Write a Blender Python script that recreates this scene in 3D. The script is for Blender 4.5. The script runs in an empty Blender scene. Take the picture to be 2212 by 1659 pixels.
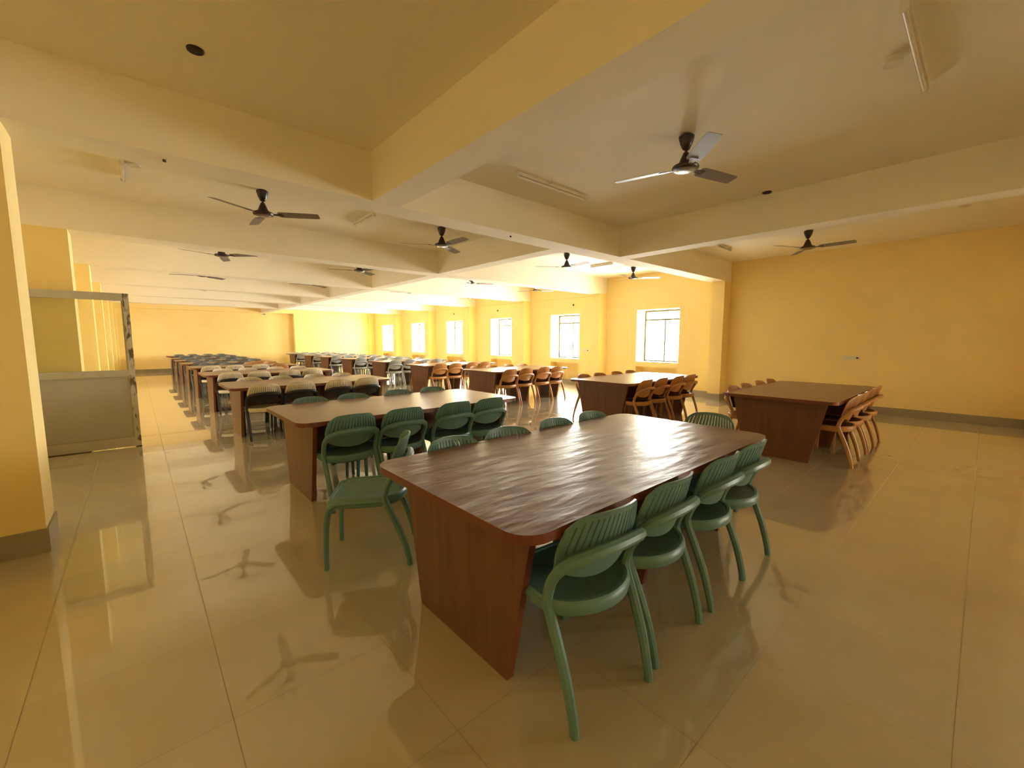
import bpy, math
from mathutils import Matrix, Vector

S = bpy.context.scene
COL = S.collection

# ------------------------------------------------------------------ camera
# plan coordinates: X = along the hall, Y = towards the window wall; Blender y = -Y
W_PX, H_PX = 2212.0, 1659.0
F_PX, YAW, PITCH, CAM_H = 908.56, 0.72763, 0.10401, 1.420
cam_data = bpy.data.cameras.new('camera')
cam_data.sensor_fit = 'HORIZONTAL'
cam_data.sensor_width = 36.0
cam_data.lens = F_PX / W_PX * 36.0
cam_data.clip_start = 0.05
cam_data.clip_end = 300
cam = bpy.data.objects.new('camera', cam_data)
COL.objects.link(cam)
fwd = Vector((math.cos(YAW) * math.cos(PITCH), -math.sin(YAW) * math.cos(PITCH), -math.sin(PITCH)))
right = fwd.cross(Vector((0, 0, 1))).normalized()
up = right.cross(fwd).normalized()
mw = Matrix((right, up, -fwd)).transposed().to_4x4()
mw.translation = Vector((0, 0, CAM_H))
cam.matrix_world = mw
S.camera = cam

# ------------------------------------------------------------------ daylight
SKY_STRENGTH = 9.0
EXPOSURE = 3.2
world = bpy.data.worlds.new('daylight')
S.world = world
world.use_nodes = True
bg = world.node_tree.nodes['Background']
bg.inputs[0].default_value = (1.0, 0.97, 0.93, 1)
bg.inputs[1].default_value = SKY_STRENGTH
S.view_settings.view_transform = 'Standard'
S.view_settings.look = 'None'
S.view_settings.exposure = EXPOSURE
S.view_settings.gamma = 1.0
S.view_settings.use_curve_mapping = False
S.cycles.max_bounces = 16
S.cycles.diffuse_bounces = 12
S.cycles.glossy_bounces = 4
S.cycles.sample_clamp_indirect = 8.0
S.cycles.caustics_reflective = False
S.cycles.caustics_refractive = False
S.cycles.use_denoising = True

# the window openings: (near edge, far edge) along X; first two are unseen, added behind the camera for light
WINS = [(-9.55, -8.31), (-6.25, -5.01), (5.334, 6.577), (8.64, 9.88), (11.89, 13.125), (15.06, 16.30), (18.29, 19.55), (21.69, 22.94)]
WZ0, WZ1 = 0.808, 2.252
WALL_Y, REVEAL = 10.56, 0.42
for a, b in WINS:
    ld = bpy.data.lights.new('window_portal', 'AREA')
    ld.shape = 'RECTANGLE'
    ld.size, ld.size_y = b - a, WZ1 - WZ0
    ld.cycles.is_portal = True
    lo = bpy.data.objects.new('window_portal', ld)
    COL.objects.link(lo)
    lo.location = ((a + b) / 2, -(WALL_Y + REVEAL + 0.06), (WZ0 + WZ1) / 2)
    lo.rotation_euler = (math.radians(90), 0, 0)      # -Z turned to +y, into the room

# unseen windows added to the left wall for more light, hidden behind the left columns, (X0, X1)
YL = -1.25
ADDED_LEFT_WINS = [(9.1, 9.7), (12.3, 12.9), (15.5, 16.1), (18.75, 19.35), (22.15, 22.75)]
VZ0, VZ1 = 1.25, 1.70
for a, b in ADDED_LEFT_WINS:
    ld = bpy.data.lights.new('window_portal', 'AREA')
    ld.shape = 'RECTANGLE'
    ld.size, ld.size_y = b - a, VZ1 - VZ0
    ld.cycles.is_portal = True
    lo = bpy.data.objects.new('window_portal', ld)
    COL.objects.link(lo)
    lo.location = ((a + b) / 2, -(YL - 0.29), (VZ0 + VZ1) / 2)
    lo.rotation_euler = (math.radians(-90), 0, 0)

XN = -11.0

# ------------------------------------------------------------------ materials
def mat(name, col, rough=0.5, metallic=0.0, spec=0.5, coat=0.0):
    m = bpy.data.materials.new(name)
    m.use_nodes = True
    b = m.node_tree.nodes['Principled BSDF']
    b.inputs['Base Color'].default_value = (*col, 1)
    b.inputs['Roughness'].default_value = rough
    b.inputs['Metallic'].default_value = metallic
    b.inputs['Specular IOR Level'].default_value = spec
    b.inputs['Coat Weight'].default_value = coat
    return m

def nodes(m):
    nt = m.node_tree
    return nt, nt.nodes, nt.links, nt.nodes['Principled BSDF']

def noisy(m, c1, c2, scale=(1, 1, 1), nscale=5.0, detail=3.0, bump=0.0, dist=0.01, p0=0.35, p1=0.65):
    nt, N, L, b = nodes(m)
    tc = N.new('ShaderNodeTexCoord')
    mp = N.new('ShaderNodeMapping')
    mp.inputs['Scale'].default_value = scale
    nz = N.new('ShaderNodeTexNoise')
    nz.inputs['Scale'].default_value = nscale
    nz.inputs['Detail'].default_value = detail
    rp = N.new('ShaderNodeValToRGB')
    rp.color_ramp.elements[0].position = p0
    rp.color_ramp.elements[1].position = p1
    rp.color_ramp.elements[0].color = (*c1, 1)
    rp.color_ramp.elements[1].color = (*c2, 1)
    L.new(tc.outputs['Object'], mp.inputs['Vector'])
    L.new(mp.outputs['Vector'], nz.inputs['Vector'])
    L.new(nz.outputs['Fac'], rp.inputs['Fac'])
    L.new(rp.outputs['Color'], b.inputs['Base Color'])
    if bump:
        bp = N.new('ShaderNodeBump')
        bp.inputs['Strength'].default_value = bump
        bp.inputs['Distance'].default_value = dist
        L.new(nz.outputs['Fac'], bp.inputs['Height'])
        L.new(bp.outputs['Normal'], b.inputs['Normal'])
    return m

M = {}
M['wall'] = noisy(mat('yellow_wall_paint', (.8, .6, .2), 0.75, spec=0.25), (.855, .68, .29), (.885, .71, .315), nscale=1.3)
M['ceiling'] = noisy(mat('cream_ceiling_paint', (.8, .7, .5), 0.8, spec=0.2), (.84, .785, .655), (.86, .81, .68), nscale=0.9)
M['baseboard'] = noisy(mat('grey_tile_baseboard', (.3, .27, .2), 0.35), (.30, .26, .185), (.34, .295, .21), nscale=3)
M['niche'] = M['wall']

def floor_mat():
    m = mat('polished_beige_tile', (.55, .42, .27), 0.25, spec=0.5, coat=1.0)
    m.node_tree.nodes['Principled BSDF'].inputs['Coat Roughness'].default_value = 0.012
    m.node_tree.nodes['Principled BSDF'].inputs['Coat IOR'].default_value = 2.1
    nt, N, L, b = nodes(m)
    tc = N.new('ShaderNodeTexCoord')
    mp = N.new('ShaderNodeMapping')
    mp.inputs['Location'].default_value = (-4.19 + 0.603 * 10, 0.178 + 0.603 * 20, 0)
    br = N.new('ShaderNodeTexBrick')
    br.offset = 0.0
    br.inputs['Scale'].default_value = 1.0
    br.inputs['Brick Width'].default_value = 0.603
    br.inputs['Row Height'].default_value = 0.603
    br.inputs['Mortar Size'].default_value = 0.0018
    br.inputs['Mortar Smooth'].default_value = 0.3
    br.inputs['Bias'].default_value = 0.0
    br.inputs['Color1'].default_value = (.58, .50, .335, 1)
    br.inputs['Color2'].default_value = (.56, .48, .32, 1)
    br.inputs['Mortar'].default_value = (.32, .26, .165, 1)
    nz = N.new('ShaderNodeTexNoise')
    nz.inputs['Scale'].default_value = 2.2
    nz.inputs['Detail'].default_value = 5
    mx = N.new('ShaderNodeMix')
    mx.data_type = 'RGBA'
    mx.blend_type = 'MULTIPLY'
    mx.inputs[0].default_value = 0.22
    L.new(tc.outputs['Object'], mp.inputs['Vector'])
    L.new(mp.outputs['Vector'], br.inputs['Vector'])
    L.new(tc.outputs['Object'], nz.inputs['Vector'])
    L.new(br.outputs['Color'], mx.inputs[6])
    L.new(nz.outputs['Fac'], mx.inputs[7])
    L.new(mx.outputs[2], b.inputs['Base Color'])
    mr = N.new('ShaderNodeMapRange')
    mr.inputs[3].default_value = 0.25
    mr.inputs[4].default_value = 0.35
    L.new(br.outputs['Fac'], mr.inputs[0])
    L.new(mr.outputs[0], b.inputs['Roughness'])
    mc = N.new('ShaderNodeMapRange')
    mc.inputs[3].default_value = 1.0
    mc.inputs[4].default_value = 0.0
    L.new(br.outputs['Fac'], mc.inputs[0])
    L.new(mc.outputs[0], b.inputs['Coat Weight'])
    return m
M['floor'] = floor_mat()

M['laminate'] = noisy(mat('walnut_laminate', (.2, .1, .05), 0.33, spec=0.7), (.19, .098, .056), (.225, .12, .072),
                      scale=(9, 0.7, 1), nscale=3, detail=5)
M['panel'] = noisy(mat('walnut_panel_laminate', (.2, .1, .05), 0.4, spec=0.4), (.145, .058, .026), (.175, .074, .035),
                   scale=(9, 9, 0.5), nscale=3, detail=5)
M['edge'] = mat('red_brown_edge_band', (.16, .045, .018), 0.35)
M['film_top'] = noisy(mat('glossy_wrapped_walnut', (.2, .1, .05), 0.36, spec=0.7), (.135, .062, .038), (.155, .074, .046),
                      scale=(4.0, 1.1, 1), nscale=2.8, detail=3, bump=0.2, dist=0.04)

def plastic(name, c, rough=0.42):
    k = 0.93
    return noisy(mat(name, c, rough, spec=0.45), tuple(v * k for v in c), c, nscale=6)
M['green'] = plastic('green_plastic', (.12, .24, .215), 0.38)
M['cream'] = plastic('cream_plastic', (.74, .66, .52))
M['black'] = plastic('black_plastic', (.012, .011, .011), 0.35)
M['tan'] = plastic('tan_plastic', (.50, .245, .075))
M['brown'] = plastic('dark_brown_seat', (.11, .042, .018))
M['grey'] = plastic('grey_plastic', (.33, .345, .33))
M['slate'] = plastic('slate_grey_plastic', (.15, .165, .155))
M['fan_brown'] = plastic('dark_brown_enamel', (.030, .012, .009), 0.3)
M['fan_blade'] = noisy(mat('grey_brown_blade', (.2, .17, .14), 0.5, spec=0.35), (.19, .165, .135), (.22, .19, .16), nscale=4)
M['fan_plate'] = mat('silver_brown_cover', (.30, .27, .23), 0.25, metallic=0.5)
M['white'] = noisy(mat('white_plastic', (.75, .7, .6), 0.4), (.72, .67, .57), (.76, .71, .61), nscale=8)
M['dark'] = noisy(mat('dark_socket', (.02, .012, .01), 0.7), (.015, .009, .007), (.03, .018, .013), nscale=30)
M['alu'] = noisy(mat('dusty_aluminium', (.4, .4, .36), 0.42, metallic=0.25), (.46, .45, .41), (.52, .505, .455), nscale=7)
M['alu_marked'] = noisy(mat('taped_aluminium', (.4, .4, .36), 0.45, metallic=0.2), (.12, .10, .08), (.54, .52, .47),
                        scale=(1, 1, 0.35), nscale=22, detail=4, p0=.36, p1=.46)
M['grey_panel'] = noisy(mat('grey_board', (.3, .28, .24), 0.45), (.40, .39, .355), (.44, .43, .39), nscale=2)
M['frame_white'] = noisy(mat('pale_frame', (.3, .28, .2), 0.5), (.36, .32, .21), (.40, .36, .24), nscale=6)
M['frame_dark'] = noisy(mat('dark_anodised_frame', (.03, .025, .018), 0.6, spec=0.2), (.05, .042, .024), (.06, .05, .03), nscale=6)

def glass_mat(name, tint, gloss=1.0):
    m = bpy.data.materials.new(name)
    m.use_nodes = True
    nt = m.node_tree
    N, L = nt.nodes, nt.links
    for n in list(N):
        N.remove(n)
    out = N.new('ShaderNodeOutputMaterial')
    tr = N.new('ShaderNodeBsdfTransparent')
    tr.inputs[0].default_value = (*tint, 1)
    gl = N.new('ShaderNodeBsdfGlossy')
    gl.inputs['Roughness'].default_value = 0.02
    lw = N.new('ShaderNodeLayerWeight')
    lw.inputs[0].default_value = 0.5
    pw = N.new('ShaderNodeMath')
    pw.operation = 'POWER'
    pw.inputs[1].default_value = 4.0
    L.new(lw.outputs['Facing'], pw.inputs[0])
    fr = N.new('ShaderNodeMath')
    fr.operation = 'MULTIPLY_ADD'
    fr.inputs[1].default_value = 0.30
    fr.inputs[2].default_value = 0.03
    L.new(pw.outputs[0], fr.inputs[0])
    mx = N.new('ShaderNodeMixShader')
    L.new(fr.outputs[0], mx.inputs[0])
    L.new(tr.outputs[0], mx.inputs[1])
    L.new(gl.outputs[0], mx.inputs[2])
    L.new(mx.outputs[0], out.inputs[0])
    return m
M['glass'] = glass_mat('clear_glass', (.96, .98, .97))
M['glass_smoky'] = glass_mat('faintly_green_glass', (.95, .965, .93))

# ------------------------------------------------------------------ mesh helpers
class MB:
    """collects vertices and faces in plan coordinates (Y flips on build) or local ones"""
    def __init__(s):
        s.v, s.f, s.mi = [], [], []
    def add(s, vs, fs, mi=0):
        o = len(s.v)
        s.v += [tuple(p) for p in vs]
        s.f += [tuple(i + o for i in q) for q in fs]
        s.mi += [mi] * len(fs)
        return s
    def box(s, x0, x1, y0, y1, z0, z1, mi=0):
        vs = [(x0, y0, z0), (x1, y0, z0), (x1, y1, z0), (x0, y1, z0), (x0, y0, z1), (x1, y0, z1), (x1, y1, z1), (x0, y1, z1)]
        fs = [(0, 3, 2, 1), (4, 5, 6, 7), (0, 1, 5, 4), (1, 2, 6, 5), (2, 3, 7, 6), (3, 0, 4, 7)]
        return s.add(vs, fs, mi)
    def prism(s, poly, z0, z1, mi_side=0, mi_cap=0):
        n = len(poly)
        vs = [(x, y, z0) for x, y in poly] + [(x, y, z1) for x, y in poly]
        s.add(vs, [tuple(range(n))[::-1], tuple(range(n, 2 * n))], mi_cap)
        s.add(vs, [(i, (i + 1) % n, n + (i + 1) % n, n + i) for i in range(n)], mi_side)
        return s
    def lathe(s, prof, n=20, c=(0, 0, 0), mi=0):
        vs, fs = [], []
        for r, z in prof:
            for k in range(n):
                a = 2 * math.pi * k / n
                vs.append((c[0] + r * math.cos(a), c[1] + r * math.sin(a), c[2] + z))
        for i in range(len(prof) - 1):
            for k in range(n):
                fs.append((i * n + k, i * n + (k + 1) % n, (i + 1) * n + (k + 1) % n, (i + 1) * n + k))
        fs.append(tuple(range(n))[::-1])
        fs.append(tuple(range((len(prof) - 1) * n, len(prof) * n)))
        return s.add(vs, fs, mi)
    def tube(s, pts, rad, n=8, closed=False, mi=0, flat=1.0, sub=4):
        pts = [Vector(p) for p in pts]
        k = len(pts)
        if not isinstance(rad, (list, tuple)):
            rad = [rad] * k
        P, Rr = [], []
        rng = k if closed else k - 1
        for i in range(rng):                       # Catmull-Rom
            if closed:
                a, b, c, d = pts[(i - 1) % k], pts[i], pts[(i + 1) % k], pts[(i + 2) % k]
                r0, r1 = rad[i], rad[(i + 1) % k]
            else:
                b, c = pts[i], pts[i + 1]
                a = pts[i - 1] if i else b - (c - b)
                d = pts[i + 2] if i + 2 < k else c + (c - b)
                r0, r1 = rad[i], rad[i + 1]
            for j in range(sub):
                t = j / sub
                P.append(0.5 * ((2 * b) + (c - a) * t + (2 * a - 5 * b + 4 * c - d) * t * t + (3 * b - a - 3 * c + d) * t ** 3))
                Rr.append(r0 + (r1 - r0) * t)
        if not closed:
            P.append(pts[-1]); Rr.append(rad[-1])
        m = len(P)
        vs, fs = [], []
        nrm = None
        for i in range(m):
            if closed:
                tg = (P[(i + 1) % m] - P[i - 1]).normalized()
            else:
                tg = (P[min(i + 1, m - 1)] - P[max(i - 1, 0)]).normalized()
            if nrm is None:
                ref = Vector((0, 1, 0)) if abs(tg.y) < 0.8 else Vector((0, 0, 1))
                nrm = (ref - tg * ref.dot(tg)).normalized()
            else:
                nrm = (nrm - tg * nrm.dot(tg)).normalized()
            bn = tg.cross(nrm)
            for q in range(n):
                a = 2 * math.pi * q / n
                vs.append(P[i] + nrm * (math.cos(a) * Rr[i]) + bn * (math.sin(a) * Rr[i] * flat))
        for i in range(m if closed else m - 1):
            for q in range(n):
                i2 = (i + 1) % m
                fs.append((i * n + q, i * n + (q + 1) % n, i2 * n + (q + 1) % n, i2 * n + q))
        if not closed:
            fs.append(tuple(range(n))[::-1])
            fs.append(tuple(range((m - 1) * n, m * n)))
        return s.add(vs, fs, mi)
    def mesh(s, name, mats, smooth=False, flip=False):
        me = bpy.data.meshes.new(name)
        vs = [(x, -y, z) for x, y, z in s.v] if flip else s.v
        fs = [q[::-1] for q in s.f] if flip else s.f
        me.from_pydata(vs, [], fs)
        for m in (mats if isinstance(mats, (list, tuple)) else [mats]):
            me.materials.append(m)
        me.polygons.foreach_set('material_index', s.mi)
        if smooth:
            me.polygons.foreach_set('use_smooth', [True] * len(s.f))
            me.set_sharp_from_angle(angle=math.radians(40))
        me.update()
        return me
    def obj(s, name, mats, parent=None, smooth=False, flip=False):
        o = bpy.data.objects.new(name, s.mesh(name, mats, smooth, flip))
        COL.objects.link(o)
        if parent:
            o.parent = parent
        return o

def tag(o, label, cat, group=None):
    o['label'] = label
    o['category'] = cat
    if group:
        o['group'] = group
    return o

def empty(name, X, Y, Z=0.0, rz=0.0):
    o = bpy.data.objects.new(name, None)
    o.empty_display_size = 0.1
    COL.objects.link(o)
    o.location = (X, -Y, Z)
    o.rotation_euler = (0, 0, rz)
    return o

def copy_tree(root):
    kids = {}
    for o in COL.objects:
        if o.parent:
            kids.setdefault(o.parent, []).append(o)
    def rec(o, par):
        c = o.copy()
        COL.objects.link(c)
        c.parent = par
        for ch in kids.get(o, []):
            rec(ch, c)
        return c
    return rec(root, None)

class Proto:
    """a built thing whose first use moves the original and later uses copy it"""
    def __init__(s, root, children):
        s.root, s.children, s.used = root, children, False
    def place(s, X, Y, rz, Z=0.0):
        if not s.used:
            s.used = True
            r = s.root
        else:
            r = s.root.copy()
            COL.objects.link(r)
            for ch, gk in s.children:
                c = ch.copy()
                COL.objects.link(c)
                c.parent = r
                for g in gk:
                    d = g.copy()
                    COL.objects.link(d)
                    d.parent = c
        r.location = (X, -Y, Z)
        r.rotation_euler = (0, 0, rz)
        return r

def struct(name, mb, m, label=None):
    o = mb.obj(name, m, flip=True)
    o['kind'] = 'structure'
    if label:
        o['label'] = label
    return o

# ------------------------------------------------------------------ the room
ZC, ZB = 3.232, 2.774
XF = 24.32            # near wall, far wall, left wall
PX = [-7.45, -4.15, -0.85, 4.10, 7.61, 10.83, 14.06, 17.25, 20.56, 24.02]
PW = 0.345
PXE = [(p, p + PW) for p in PX]

struct('floor', MB().box(XN - .3, XF + .3, YL - .3, 11.06, -0.2, 0), M['floor'])
struct('ceiling', MB().box(XN - .3, XF + .3, YL - .3, 11.06, ZC, ZC + 0.25), M['ceiling'])
wl = MB()
xs = XN - .3
for a, b in ADDED_LEFT_WINS:
    wl.box(xs, a, YL - .3, YL, 0, ZC).box(a, b, YL - .3, YL, 0, VZ0).box(a, b, YL - .3, YL, VZ1, ZC)
    xs = b
wl.box(xs, XF + .3, YL - .3, YL, 0, ZC)
struct('wall_left', wl, M['wall'])
struct('wall_near', MB().box(XN - .3, XN, YL, WALL_Y, 0, ZC), M['wall'])
wf = MB().box(XF, XF + .3, YL, WALL_Y, 0, ZC)
wf.box(24.06, XF, 6.23, WALL_Y, 0, ZB)       # the stretch of far wall that stands forward
struct('wall_far', wf, M['wall'])

wr = MB()
OUT = WALL_Y + 0.50
wr.box(XN - .3, XF + .3, WALL_Y, OUT, WZ1, ZC)
xs = XN - .3
for a, b in WINS:
    wr.box(xs, a, WALL_Y, OUT, 0, WZ1)
    wr.box(a, b, WALL_Y, OUT, 0.682, WZ0)
    wr.box(a, b, WALL_Y + 0.30, OUT, 0, 0.682)
    xs = b
wr.box(xs, XF + .3, WALL_Y, OUT, 0, WZ1)
struct('wall_right', wr, M['wall'])

tn = [0]
def trim(mb, m, label):
    tn[0] += 1
    return struct('trim_%d' % tn[0], mb, m, label)

for i, (a, b) in enumerate(PXE):
    if i == 9:
        trim(MB().box(a, b + .2, YL, 4.74, ZB, ZC).box(a, b + .2, 5.01, WALL_Y, ZB, ZC), M['wall'], 'yellow beam across the top of the far wall')
    else:
        trim(MB().box(a, b, YL, WALL_Y, ZB, ZC), M['ceiling'], 'cream cross beam under the ceiling')
    # column on the window wall with its skirting, and its twin on the left
    trim(MB().box(a, b - 0.06, 10.20, WALL_Y, 0, ZB), M['wall'], 'yellow column on the window wall')
    trim(MB().box(a - .012, b - 0.048, 10.188, WALL_Y, 0, 0.15), M['baseboard'], 'grey skirting round a window wall column')
    if i != 2:
        trim(MB().box(a, b + 0.03, YL, -0.533, 0, ZB), M['wall'], 'yellow column on the left side')
        trim(MB().box(a - .012, b + 0.042, YL, -0.521, 0, 0.165), M['baseboard'], 'grey skirting round a left column')
trim(MB().box(XN, 4.10, 1.825, 2.118, ZB + .0006, ZC), M['ceiling'], 'cream long beam over the foreground table')
trim(MB().box(XN, 4.10, 6.02, 6.30, ZB + .0006, ZC), M['ceiling'], 'cream long beam nearer the right wall')
trim(MB().box(4.10 + PW, 24.22, 4.737, 5.01, ZB + .0006, ZC), M['ceiling'], 'cream long beam running down the middle of the hall')
trim(MB().box(4.475, 4.525, YL, -0.565, 0, 2.2), M['wall'], 'yellow door jamb beside the left column')
for i in range(4, 9):
    trim(MB().box(PXE[i][1] - .06, PX[i + 1], WALL_Y - 0.025, WALL_Y, ZB, ZC), M['wall'], 'yellow band above the windows')

bb = MB()
for i in range(9):
    bb.box(PXE[i][1] - .048, PX[i + 1] - .012, WALL_Y - 0.014, WALL_Y, 0, 0.15)
bb.box(XN, PX[0] - .012, WALL_Y - 0.014, WALL_Y, 0, 0.15)
struct('baseboard_right', bb, M['baseboard'])
struct('baseboard_far', MB().box(XF - .014, XF, YL, 6.23, 0, .15).box(24.046, 24.06, 6.216, 10.18, 0, .15), M['baseboard'])
lb = MB().box(XN, PX[0] - .012, YL, YL + .014, 0, .15)
for i in range(0, 9):
    lb.box(PXE[i][1] + .045, PX[i + 1] - .012, YL, YL + .014, 0, .15)
struct('baseboard_left', lb, M['baseboard'])
struct('baseboard_near', MB().box(XN, XN + .014, YL, WALL_Y, 0, .15), M['baseboard'])

# windows: frame with transom and mullion, three panes
for i, (a, b) in enumerate(WINS):
    y0, y1 = WALL_Y + REVEAL, WALL_Y + REVEAL + 0.05
    f = MB()
    t = 0.045
    f.box(a, a + t, y0, y1, WZ0, WZ1).box(b - t, b, y0, y1, WZ0, WZ1)
    f.box(a + t, b - t, y0, y1, WZ0, WZ0 + t).box(a + t, b - t, y0, y1, WZ1 - t, WZ1)
    f.box(a + t, b - t, y0, y1, 1.965, 2.01)
    mid = (a + b) / 2
    f.box(mid - .018, mid + .018, y0 + .01, y1 - .01, WZ0 + t, 1.965)
    w = struct('window_%d' % ((i - 1) if i > 1 else i + 7), f, M['frame_dark'])  # last numbers go to the unseen pair added behind the camera
    for (p0, p1, q0, q1) in ((a + t, mid - .018, WZ0 + t, 1.965), (mid + .018, b - t, WZ0 + t, 1.965), (a + t, b - t, 2.01, WZ1 - t)):
        MB().box(p0, p1, y0 + .022, y0 + .027, q0, q1).obj('window_pane', M['glass'], w, flip=True)
    MB().box(a, b, WALL_Y, y0, WZ0, WZ0 + 0.012).obj('window_sill', M['frame_white'], w, flip=True)

for i, (a, b) in enumerate(ADDED_LEFT_WINS):  # small unseen windows, added to light the hall from the left
    y0, y1, t = YL - .27, YL - .22, 0.045
    f = MB()
    f.box(a, a + t, y0, y1, VZ0, VZ1).box(b - t, b, y0, y1, VZ0, VZ1)
    f.box(a + t, b - t, y0, y1, VZ0, VZ0 + t).box(a + t, b - t, y0, y1, VZ1 - t, VZ1)
    w = struct('window_%d' % (i + 9), f, M['frame_white'])
    MB().box(a + t, b - t, y0 + .022, y0 + .027, VZ0 + t, VZ1 - t).obj('window_pane', M['glass'], w, flip=True)

# ------------------------------------------------------------------ tables
TL, TWD = 2.40, 1.22
def rounded_rect(x0, x1, y0, y1, r, n=7):
    out = []
    for cx, cy, a0 in ((x1 - r, y1 - r, 0), (x0 + r, y1 - r, 90), (x0 + r, y0 + r, 180), (x1 - r, y0 + r, 270)):
        for k in range(n + 1):
            a = math.radians(a0 + 90 * k / n)
            out.append((cx + r * math.cos(a), cy + r * math.sin(a)))
    return out

def end_panel(y0, y1, hb=0.352, ht=0.50, z1=0.712):
    vs = [(-hb, y0, 0), (hb, y0, 0), (ht, y0, z1), (-ht, y0, z1), (-hb, y1, 0), (hb, y1, 0), (ht, y1, z1), (-ht, y1, z1)]
    m = MB()
    m.add(vs, [(0, 1, 2, 3), (5, 4, 7, 6), (4, 5, 1, 0), (7, 3, 2, 6)], 0)
    m.add(vs, [(4, 0, 3, 7), (1, 5, 6, 2)], 1)
    return m

def make_table(topmat):
    root = empty('dining_table', 0, 0)
    kids = []
    hx, hy = TWD / 2, TL / 2
    kids.append(MB().prism(rounded_rect(-hx, hx, -hy, hy, 0.115), 0.712, 0.75, 1, 0).obj('tabletop', [topmat, M['edge']], root))
    for y in (-hy + .14, hy - .175):
        kids.append(end_panel(y, y + .036).obj('end_panel', [M['panel'], M['edge']], root))
    kids.append(end_panel(-.018, .018).obj('middle_panel', [M['panel'], M['edge']], root))
    for y0, y1 in ((-hy + .178, -.02), (.02, hy - .178)):
        kids.append(MB().box(-.012, .012, y0, y1, 0.33, 0.711).obj('modesty_panel', M['panel'], root))
    return Proto(root, [(k, []) for k in kids])

PT0 = make_table(M['film_top'])
PT = make_table(M['laminate'])
ORD = ['first', 'second', 'third', 'fourth', 'fifth', 'sixth', 'seventh', 'eighth', 'ninth']
LX = [0.97, 3.595, 6.88, 9.76, 12.55, 14.80, 17.05, 19.35, 22.10]
RX = [1.01, 3.58, 6.83, 9.62, 12.20, 14.90, 17.35, 19.60, 22.10]
LY0, RY0 = 0.925, 5.58
L_EXTRA = ['glossy wrapped top beside green chairs', 'green chairs on both long sides', 'white chairs with black frames in front',
           'white chairs on both long sides', 'white and tan chairs in front', 'grey and tan chairs in front', 'grey chairs', 'grey chairs', 'grey chairs, before the far wall']
for i in range(9):
    p = (PT0 if i == 0 else PT)
    t = p.place(LX[i] + TWD / 2, LY0 + TL / 2, 0)
    tag(t, ('long walnut dining table, %s of the left row, %s' % (ORD[i], L_EXTRA[i])), 'table', 'dining tables of the left row')
for i in range(9):
    t = PT.place(RX[i] + TWD / 2, RY0 + TL / 2, 0)
    tag(t, 'long walnut dining table, %s of the row beside the windows, with %s chairs' % (ORD[i], 'tan' if i < 4 else 'grey'),
        'table', 'dining tables of the window row')

# ------------------------------------------------------------------ chairs (local +x is the front)
def back_surface(w, z):
    x = -0.163 - 0.30 * (z - 0.5) + 0.060 * w * w
    if z < 0.56:
        x += 0.10 * (0.56 - z) * 0.4
    if z <= 0.66:
        hw = 0.200 + (z - 0.5) / 0.16 * 0.022
    else:
        hw = 0.222 - (z - 0.66) / 0.145 * 0.042
    return x, hw * w

def shell(zlo, zhi, ws, vs_, holes, th=0.010):
    """thin curved panel: grid between zlo(w) and zhi(w), with slots"""
    nw, nv = len(ws), len(vs_)
    front, back = [], []
    for v in vs_:
        for w in ws:
            z = zlo(w) + (zhi(w) - zlo(w)) * v
            x, y = back_surface(w, z)
            front.append((x + th / 2, y, z))
            back.append((x - th / 2, y, z))
    n = nw * nv
    keep = set()
    for j in range(nv - 1):
        for i in range(nw - 1):
            if not holes(i, j):
                keep.add((i, j))
    fs = []
    for (i, j) in keep:
        a, b, c, d = j * nw + i, j * nw + i + 1, (j + 1) * nw + i + 1, (j + 1) * nw + i
        fs.append((a, b, c, d))
        fs.append((n + d, n + c, n + b, n + a))
        for (di, dj, e) in ((0, -1, (a, b)), (1, 0, (b, c)), (0, 1, (c, d)), (-1, 0, (d, a))):
            if (i + di, j + dj) not in keep:
                p, q = e
                fs.append((q, p, n + p, n + q))
    return MB().add(front + back, fs)

def top_edge(w):
    return 0.806 - 0.020 * w * w - 0.055 * max(0, abs(w) - 0.72) ** 2 / 0.0784 * 0.8

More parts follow.
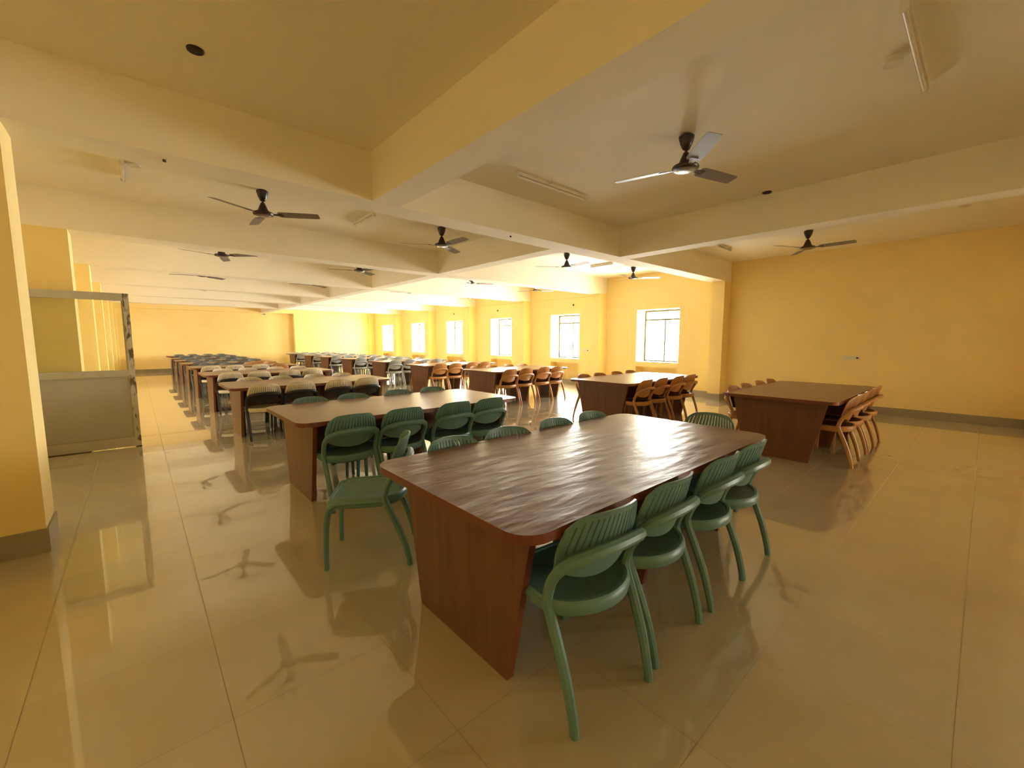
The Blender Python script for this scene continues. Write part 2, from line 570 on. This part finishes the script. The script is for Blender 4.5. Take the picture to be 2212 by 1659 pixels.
SPLIT = 0.655
def chair_meshes():
    NS = 15
    ws = [-1.0, -0.93]
    for k in range(NS):
        c = -0.86 + 1.72 * k / (NS - 1)
        ws += [c - 0.017, c + 0.017]
    ws += [0.93, 1.0]
    ws = sorted(ws)
    vs_ = [0, .13, .30, .50, .70, .84, .93, 1.0]
    def hole(i, j):
        return 1 <= j <= 4 and i >= 2 and i <= 2 + 2 * (NS - 1) and (i % 2 == 0)
    lo = lambda w: SPLIT - 0.055 * w * w
    up_ = shell(lo, top_edge, ws, vs_, hole)
    ws2 = [-1 + 2 * k / 14 for k in range(15)]
    bot = lambda w: 0.512 + 0.045 * w * w + 0.02 * w ** 6
    ap = shell(bot, lo, ws2, [0, .15, .4, .7, 1], lambda i, j: False)
    # seat outline, clockwise from the front centre
    out = []
    def pt(x, y):
        out.append((x, y))
    n = 9
    for k in range(n + 1):                     # front-right corner
        a = math.radians(90 * k / n)
        pt(0.165 + 0.065 * math.cos(a), 0.145 + 0.065 * math.sin(a))
    for k in range(1, 5):
        pt(0.165 - k * 0.055, 0.210 + 0.002 * k)
    for k in range(1, 18):                     # round rear
        a = math.radians(90 + 180 * k / 18)
        pt(-0.06 + 0.155 * math.cos(a), 0.218 * math.sin(a))
    for k in range(4, 0, -1):
        pt(0.165 - k * 0.055, -(0.210 + 0.002 * k))
    for k in range(n + 1):
        a = math.radians(-90 + 90 * k / n)
        pt(0.165 + 0.065 * math.cos(a), -0.145 + 0.065 * math.sin(a))
    N = len(out)
    seat = MB()
    rings = [(0.0, 0.434), (0.45, 0.434), (0.78, 0.440), (0.90, 0.447), (0.94, 0.446), (0.95, 0.438), (0.94, 0.426), (0.6, 0.420), (0.0, 0.420)]
    cx = 0.01
    vs, fs = [(cx, 0, rings[0][1])], []
    for s, z in rings[1:-1]:
        for x, y in out:
            zz = z - (0.012 * max(0, (x - 0.17) / 0.06) if s > .7 else 0)
            vs.append((cx + (x - cx) * s, y * s, zz))
    vs.append((cx, 0, rings[-1][1]))
    for i in range(N):
        fs.append((0, 1 + i, 1 + (i + 1) % N))
    nr = len(rings) - 2
    for r in range(nr - 1):
        for i in range(N):
            a, b = 1 + r * N + i, 1 + r * N + (i + 1) % N
            fs.append((a, a + N, b + N, b))
    last = len(vs) - 1
    for i in range(N):
        fs.append((last, 1 + (nr - 1) * N + (i + 1) % N, 1 + (nr - 1) * N + i))
    seat.add(vs, fs)
    rim = MB()
    prof = [(-.020, .440), (-.010, .453), (.004, .454), (.014, .444), (.018, .425), (.012, .400), (-.002, .392), (-.016, .400)]
    vs, fs = [], []
    np_ = len(prof)
    for i in range(N):
        x, y = out[i]
        tx, ty = out[(i + 1) % N][0] - out[i - 1][0], out[(i + 1) % N][1] - out[i - 1][1]
        q = math.hypot(tx, ty)
        nx, ny = ty / q, -tx / q
        drop = 0.012 * max(0, (x - 0.15) / 0.08)
        for d, z in prof:
            vs.append((x + nx * d, y + ny * d, z - drop))
    for i in range(N):
        for k in range(np_):
            a, b = i * np_ + k, i * np_ + (k + 1) % np_
            c, d = ((i + 1) % N) * np_ + (k + 1) % np_, ((i + 1) % N) * np_ + k
            fs.append((a, d, c, b))
    rim.add(vs, fs)
    under = MB().tube([(x * .95, y * .93, 0.399 - 0.012 * max(0, (x - 0.15) / 0.08)) for x, y in out], 0.014, n=6, closed=True, sub=1)
    rail = MB().tube([(-0.104, .224, .45), (-0.122, .2265, .515), (-0.155, .226, .575), (-0.196, .205, .625), (-0.232, .150, .650), (-0.250, .075, .661), (-0.256, 0, .664),
                      (-0.250, -.075, .661), (-0.232, -.150, .650), (-0.196, -.205, .625), (-0.155, -.226, .575), (-0.122, -.2265, .515), (-0.104, -.224, .45)],
                     [.0200, .0205, .0215, .023, .024, .024, .024, .024, .024, .023, .0215, .0205, .0200], n=8, sub=3)
    legs = []
    for s in (1, -1):
        legs.append(MB().tube([(-.252, .216 * s, 0), (-.243, .217 * s, .06), (-.205, .220 * s, .20), (-.150, .223 * s, .34), (-.112, .224 * s, .43), (-.106, .224 * s, .475)],
                              [.0175, .0185, .0205, .0215, .021, .020], n=8, sub=3))
    for s in (1, -1):
        legs.append(MB().tube([(.252, .200 * s, 0), (.250, .203 * s, .12), (.243, .207 * s, .27), (.226, .209 * s, .375), (.185, .211 * s, .418), (.10, .214 * s, .425), (-.03, .219 * s, .428), (-.105, .223 * s, .430)],
                              [.0155, .0165, .018, .020, .021, .020, .019, .018], n=8, sub=3))
    return dict(backrest=up_, lumbar_panel=ap, seat=seat, seat_rim=rim, seat_frame=under, back_rail=rail, legs=legs)

CM = chair_meshes()
def make_chair(frame, shellm, seatm, apron, rimm=None):
    root = empty('dining_chair', 0, 0)
    k = []
    k.append(CM['seat'].obj('seat', seatm, root, smooth=True))
    k.append(CM['seat_rim'].obj('seat_rim', rimm or frame, root, smooth=True))
    k.append(CM['seat_frame'].obj('seat_frame', frame, root, smooth=True))
    k.append(CM['backrest'].obj('backrest', shellm, root, smooth=True))
    k.append(CM['lumbar_panel'].obj('lumbar_panel', apron, root, smooth=True))
    k.append(CM['back_rail'].obj('back_rail', frame, root, smooth=True))
    for l in CM['legs']:
        k.append(l.obj('leg', frame, root, smooth=True))
    return Proto(root, [(c, []) for c in k])

CH = {
    'green': make_chair(M['green'], M['green'], M['green'], M['green']),
    'white': make_chair(M['black'], M['cream'], M['cream'], M['black'], M['cream']),
    'tan': make_chair(M['tan'], M['tan'], M['brown'], M['tan']),
    'grey': make_chair(M['grey'], M['grey'], M['grey'], M['grey']),
    'slate': make_chair(M['slate'], M['slate'], M['slate'], M['slate']),
}
LOOK = {'green': 'green slotted chair', 'white': 'white-black slotted chair', 'tan': 'tan chair', 'grey': 'grey chair', 'slate': 'slate grey chair'}
POS = ['leftmost', 'second from left', 'third from left', 'rightmost']

def chair(kind, X, Y, face, label, group):
    """face: plan angle (deg) the sitter looks towards, 0 = +X, 90 = +Y"""
    c = CH[kind].place(X, Y, -math.radians(face))
    tag(c, label, 'chair', group)
    return c

def jit(i, k):
    return (((i * 37 + k * 61) * 7919) % 1000) / 1000.0 - 0.5

def row_chairs(i, x0, y0, near, far, row, ynear=None, yfar=None, turn=((0,) * 4, (0,) * 4)):
    tname = 'foreground table' if (row == 'left' and i == 0) else '%s %s table' % (ORD[i], 'left row' if row == 'left' else 'window row')
    yn = ynear or [0.425, 0.91, 1.475, 1.925]
    yf = yfar or [0.46, 0.925, 1.48, 1.965]
    for k in range(4):
        if near[k]:
            chair(near[k], x0 + 0.150 + 0.03 * jit(i, k), y0 + yn[k] + (0.03 * jit(i + 3, k) if not ynear else 0), 3 * jit(i, k + 5) + turn[0][k],
                  '%s, %s on the near side of the %s' % (LOOK[near[k]], POS[k], tname), LOOK[near[k]] + 's')
        if far[k]:
            chair(far[k], x0 + TWD - 0.175 + 0.03 * jit(i + 1, k), y0 + yf[k] + (0.03 * jit(i + 5, k) if not yfar else 0), 180 + 3 * jit(i, k + 9) + turn[1][k],
                  '%s, %s on the far side of the %s' % (LOOK[far[k]], POS[k], tname), LOOK[far[k]] + 's')

G, Wt, T_, Gy, Sl = 'green', 'white', 'tan', 'grey', 'slate'
left_plan = [([G] * 4, [G] * 4), ([G] * 4, [G] * 4), ([Wt] * 4, [Wt] * 4), ([Wt] * 4, [Wt] * 4), ([Wt, Wt, Wt, T_], [Sl, Sl, T_, T_]),
             ([Sl, Sl, Sl, T_], [Sl] * 4), ([Sl] * 4, [Sl] * 4), ([Sl] * 4, [Sl] * 4), ([Sl] * 4, [Sl] * 4)]
for i, (n, f) in enumerate(left_plan):
    row_chairs(i, LX[i], LY0, n, f, 'left',
               [0.394, 0.886, 1.455, 1.897] if i == 0 else None, [0.53, .955, 1.49, 1.955] if i == 0 else None,
               ((6, 0, 0, 0), (0, 10, 0, 0)) if i == 0 else ((0,) * 4, (0,) * 4))
for i in range(9):
    kind = T_ if i < 4 else Gy
    row_chairs(i, RX[i], RY0, [kind] * 4, [kind] * 4, 'right', [.475, .92, 1.465, 1.92] if i == 0 else None)
chair('green', 2.65, 1.11, -58, 'green slotted chair pulled out and turned away at the left end of the foreground table', 'green slotted chairs')
chair('green', 1.50, 3.38, -90, 'green slotted chair at the right-hand short end of the foreground table', 'green slotted chairs')

# ------------------------------------------------------------------ ceiling fans (origin on the ceiling)
def make_fan():
    root = empty('ceiling_fan', 0, 0, 0)
    k = []
    k.append(MB().lathe([(.012, -.135), (.030, -.125), (.052, -.075), (.064, -.030), (.066, -.014), (.050, -.006), (.045, 0)], 20).obj('canopy', M['fan_brown'], root, smooth=True))
    k.append(MB().lathe([(.011, -.20), (.011, -.10)], 12).obj('downrod', M['fan_brown'], root, smooth=True))
    k.append(MB().lathe([(.070, -.262), (.062, -.245), (.040, -.190), (.022, -.150), (.013, -.142)], 20).obj('motor_cover', M['fan_brown'], root, smooth=True))
    k.append(MB().lathe([(.085, -.300), (.110, -.292), (.115, -.278), (.108, -.264), (.070, -.256)], 24).obj('motor', M['fan_brown'], root, smooth=True))
    k.append(MB().lathe([(.01, -.310), (.060, -.307), (.082, -.300), (.080, -.296)], 24).obj('bottom_plate', M['fan_plate'], root, smooth=True))
    for q in range(3):
        a = math.radians(120 * q)
        ca, sa = math.cos(a), math.sin(a)
        b = MB()
        prof = [(.17, .050), (.20, .062), (.40, .064), (.58, .060), (.63, .057), (.642, .046)]
        vs = []
        for r, hw in prof:
            for s, dz in ((-1, -1), (1, 1)):
                for t in (-.0015, .0015):
                    x, y, z = r, s * hw, -.280 - dz * hw * 0.21 + t
                    vs.append((x * ca - y * sa, x * sa + y * ca, z))
        fs = []
        n = len(prof)
        for i in range(n - 1):
            o, p = i * 4, i * 4 + 4
            fs += [(o, p, p + 2, o + 2), (o + 1, o + 3, p + 3, p + 1), (o, o + 1, p + 1, p), (o + 2, p + 2, p + 3, o + 3)]
        fs += [(0, 2, 3, 1), (4 * n - 4, 4 * n - 3, 4 * n - 1, 4 * n - 2)]
        b.add(vs, fs)
        bo = b.obj('blade', M['fan_blade'], root)
        br = MB()
        vs = []
        for r, hw in ((.085, .018), (.13, .016), (.20, .034), (.225, .030)):
            for s in (-1, 1):
                for t in (-.0045, .0):
                    x, y, z = r, s * hw, -.282 + (-s * hw * .21 if r > .12 else 0) + t
                    vs.append((x * ca - y * sa, x * sa + y * ca, z))
        fs = []
        for i in range(3):
            o, p = i * 4, i * 4 + 4
            fs += [(o, p, p + 2, o + 2), (o + 1, o + 3, p + 3, p + 1), (o, o + 1, p + 1, p), (o + 2, p + 2, p + 3, o + 3)]
        fs += [(0, 2, 3, 1), (12, 13, 15, 14)]
        br.add(vs, fs)
        k.append((bo, [br.obj('blade_bracket', M['fan_brown'], bo)]))
    return Proto(root, [(c if isinstance(c, tuple) else (c, [])) for c in k])
FAN = make_fan()
fans = [(1.915, 3.785, -135, 'dark ceiling fan over the foreground table, largest in view'),
        (2.11, 8.475, -62, 'dark ceiling fan nearest the blank right wall'),
        (6.0, 1.275, -119, 'dark ceiling fan over the left row, just beyond the first cross beam'),
        (6.0, 3.82, -62, 'dark ceiling fan left of the middle beam, just past the first cross beam'),
        (6.0, 6.885, -52, 'dark ceiling fan right of the middle beam, just past the first cross beam'),
        (5.97, 9.35, 20, 'dark ceiling fan in front of the nearest window'),
        (9.38, 1.28, -105, 'dark ceiling fan over the left row in the second bay beyond the first beam'),
        (9.38, 3.82, -70, 'dark ceiling fan left of the middle beam in the second bay beyond the first beam'),
        (9.38, 6.87, -131, 'dark ceiling fan right of the middle beam in the second bay beyond the first beam'),
        (9.38, 9.35, -20, 'dark ceiling fan in front of the second window'),
        (12.6, 1.30, -70, 'dark ceiling fan over the left row in the third bay beyond the first beam'),
        (12.6, 3.85, -75, 'dark ceiling fan left of the middle beam in the third bay beyond the first beam'),
        (12.6, 6.80, -75, 'dark ceiling fan right of the middle beam in the third bay beyond the first beam'),
        (12.6, 9.30, -10, 'dark ceiling fan in front of the third window'),
        (15.84, 1.28, -70, 'dark ceiling fan over the left row in the fourth bay, hidden but mirrored below')]
for X, Y, ang, lab in fans:
    f = FAN.place(X, Y, -math.radians(ang), ZC)
    tag(f, lab, 'ceiling fan', 'three bladed ceiling fans')

# ------------------------------------------------------------------ tube light battens on the ceiling
def batten(X, Y, length, along, label, wire=False):
    root = empty('tube_light', X, Y, ZC, 0 if along == 'x' else math.radians(90))
    tag(root, label, 'ceiling light', 'tube lights on the ceiling')
    h = length / 2
    MB().box(-h, h, -.022, .022, -.034, 0).obj('housing', M['white'], root)
    for s in (-1, 1):
        MB().box(s * h - .014, s * h + .014, -.020, .020, -.062, -.002).obj('end_cap', M['white'], root)
    MB().tube([(-h + .01, 0, -.048), (0, 0, -.048), (h - .01, 0, -.048)], .013, n=10, sub=1).obj('tube', M['white'], root, smooth=True)
    if wire:
        MB().tube([(.12, .02, 0), (.14, .05, -.03), (.16, .10, -.045), (.19, .14, -.03), (.20, .16, 0)], .004, n=6).obj('wire', M['white'], root, smooth=True)
batten(3.52, 3.80, 1.18, 'y', 'long tube light batten with a loose wire, beside the largest fan', True)
batten(0.43, 3.75, 1.12, 'y', 'tube light batten at the upper right corner of the view')
batten(6.30, 2.66, 0.72, 'x', 'short tube light batten between the two left fans past the first beam', True)
batten(6.22, 0.02, 0.60, 'x', 'short tube light batten at the left, near the first left column')
batten(3.52, 8.62, 0.60, 'y', 'short tube light batten left of the fan by the blank right wall')
batten(6.25, 8.42, 0.60, 'x', 'short tube light batten just left of the fan before the nearest window')

# ------------------------------------------------------------------ small fittings
def disc(name, X, Y, Z, r, hgt, m, label, cat, ringm=None, sx=1.0):
    root = empty(name, X, Y, Z)
    tag(root, label, cat)
    MB().lathe([(r, -hgt), (r * 1.05, -hgt * .4), (r * 1.05, 0)], 20).obj('rim' if ringm else 'cover', ringm or m, root, smooth=True)
    if ringm:
        MB().lathe([(r * .88, -hgt - .002), (r * .88, -hgt + .002)], 20).obj('opening', m, root)
    return root
disc('fan_box', 3.44, 0.405, ZC, .044, .012, M['dark'], 'dark round fan box without a fan, upper left of the ceiling', 'ceiling box', M['fan_brown'])
disc('fan_box', 1.94, 5.93, ZC, .050, .012, M['dark'], 'dark round fan box beside the beam right of the largest fan', 'ceiling box', M['fan_brown'])
disc('junction_box', 0.545, 3.79, ZC, .052, .035, M['white'], 'round white cover beside the upper right tube light', 'junction box')
disc('junction_box', 0.335, 8.56, ZC, .055, .012, M['cream'], 'round beige patch cover on the ceiling near the right wall', 'junction box')
disc('junction_box', 6.02, 0.12, ZC, .050, .022, M['white'], 'small round box beside the short left tube light', 'junction box')
disc('beam_hook', 4.235, 0.257, ZB, .011, .015, M['dark'], 'tiny dark hook under the first cross beam, left part', 'hook')
disc('beam_hook', 4.25, 3.76, ZB, .011, .015, M['dark'], 'tiny dark hook under the first cross beam, beside the middle fans', 'hook')

def wall_plate(X, Z, w, h, label, knob=True):
    root = empty('switch_plate', X, WALL_Y, Z)
    tag(root, label, 'switch')
    MB().box(-w / 2, w / 2, 0, .012, -h / 2, h / 2).obj('plate', M['white'], root)
    if knob:
        MB().box(-w / 2 + .02, -w / 2 + .055, .012, .017, -.014, .014).obj('socket', M['dark'], root)
        for q in range(3):
            x = w / 2 - .05 - q * .055
            MB().box(x - .02, x + .02, .012, .018, -.022, .022).obj('switch', M['white'], root)
wall_plate(1.76, 1.07, .27, .075, 'long white switch plate on the blank right wall')
wall_plate(8.37, 1.10, .25, .07, 'white switch plate between the first and second windows')
wall_plate(13.49, 1.096, .12, .09, 'small white plate between the second and third windows', False)
for X, Z, lab in ((8.89, 2.537, 'tiny dark conduit outlet above the second window'), (12.68, 2.555, 'tiny dark conduit outlet above the third window'),
                  (15.69, 2.565, 'tiny dark conduit outlet above the fourth window')):
    o = MB().box(X - .018, X + .018, WALL_Y - .02, WALL_Y, Z - .025, Z + .025).obj('conduit_outlet', M['dark'], None, flip=True)
    tag(o, lab, 'outlet')

cam_root = empty('security_camera', 24.14, 4.86, ZB)
tag(cam_root, 'small white security camera under the far end of the middle beam', 'camera')
MB().lathe([(.03, -.03), (.04, 0)], 12).obj('mount', M['white'], cam_root, smooth=True)
MB().tube([(.05, 0, -.06), (-.14, -.03, -.075)], .035, n=10, sub=1).obj('housing', M['white'], cam_root, smooth=True)
MB().tube([(-.135, -.029, -.0745), (-.15, -.032, -.0755)], .025, n=10, sub=1).obj('lens', M['dark'], cam_root, smooth=True)

# ------------------------------------------------------------------ aluminium partition by the left column
pr = empty('partition_screen', 7.50, -0.55)
tag(pr, 'grey aluminium partition with clear upper glass and solid lower panel', 'partition')
D0, D1 = -.0225, .0225
yl, yr, zt = -0.50, 0.52, 2.02          # local plan Y, flipped below
def pbox(name, y0, y1, z0, z1, m, d0=D0, d1=D1):
    return MB().box(d0, d1, -y1, -y0, z0, z1).obj(name, m, pr)
pbox('stile', yr - .06, yr, .012, zt, M['alu_marked'])
pbox('stile', yl, yl + .06, .012, zt, M['alu'])
pbox('top_rail', yl + .06, yr - .06, zt - .095, zt, M['alu'])
pbox('middle_rail', yl + .06, yr - .06, .945, 1.03, M['alu'])
pbox('bottom_rail', yl + .06, yr - .06, .012, .135, M['alu'])
pbox('glass_pane', yl + .06, yr - .06, 1.03, zt - .095, M['glass_smoky'], -.003, .003)
pbox('lower_panel', yl + .06, yr - .06, .135, .945, M['grey_panel'], -.008, .008)
pbox('bead', yr - .078, yr - .06, .135, .945, M['frame_white'], -.018, .0)
pbox('bead', yl + .06, yr - .078, .135, .150, M['frame_white'], -.018, .0)
pbox('bead', yr - .078, yr - .06, 1.03, zt - .095, M['frame_white'], -.018, -.004)
pbox('foot', yr - .06, yr, 0, .012, M['dark'])
pbox('foot', yl, yl + .06, 0, .012, M['dark'])
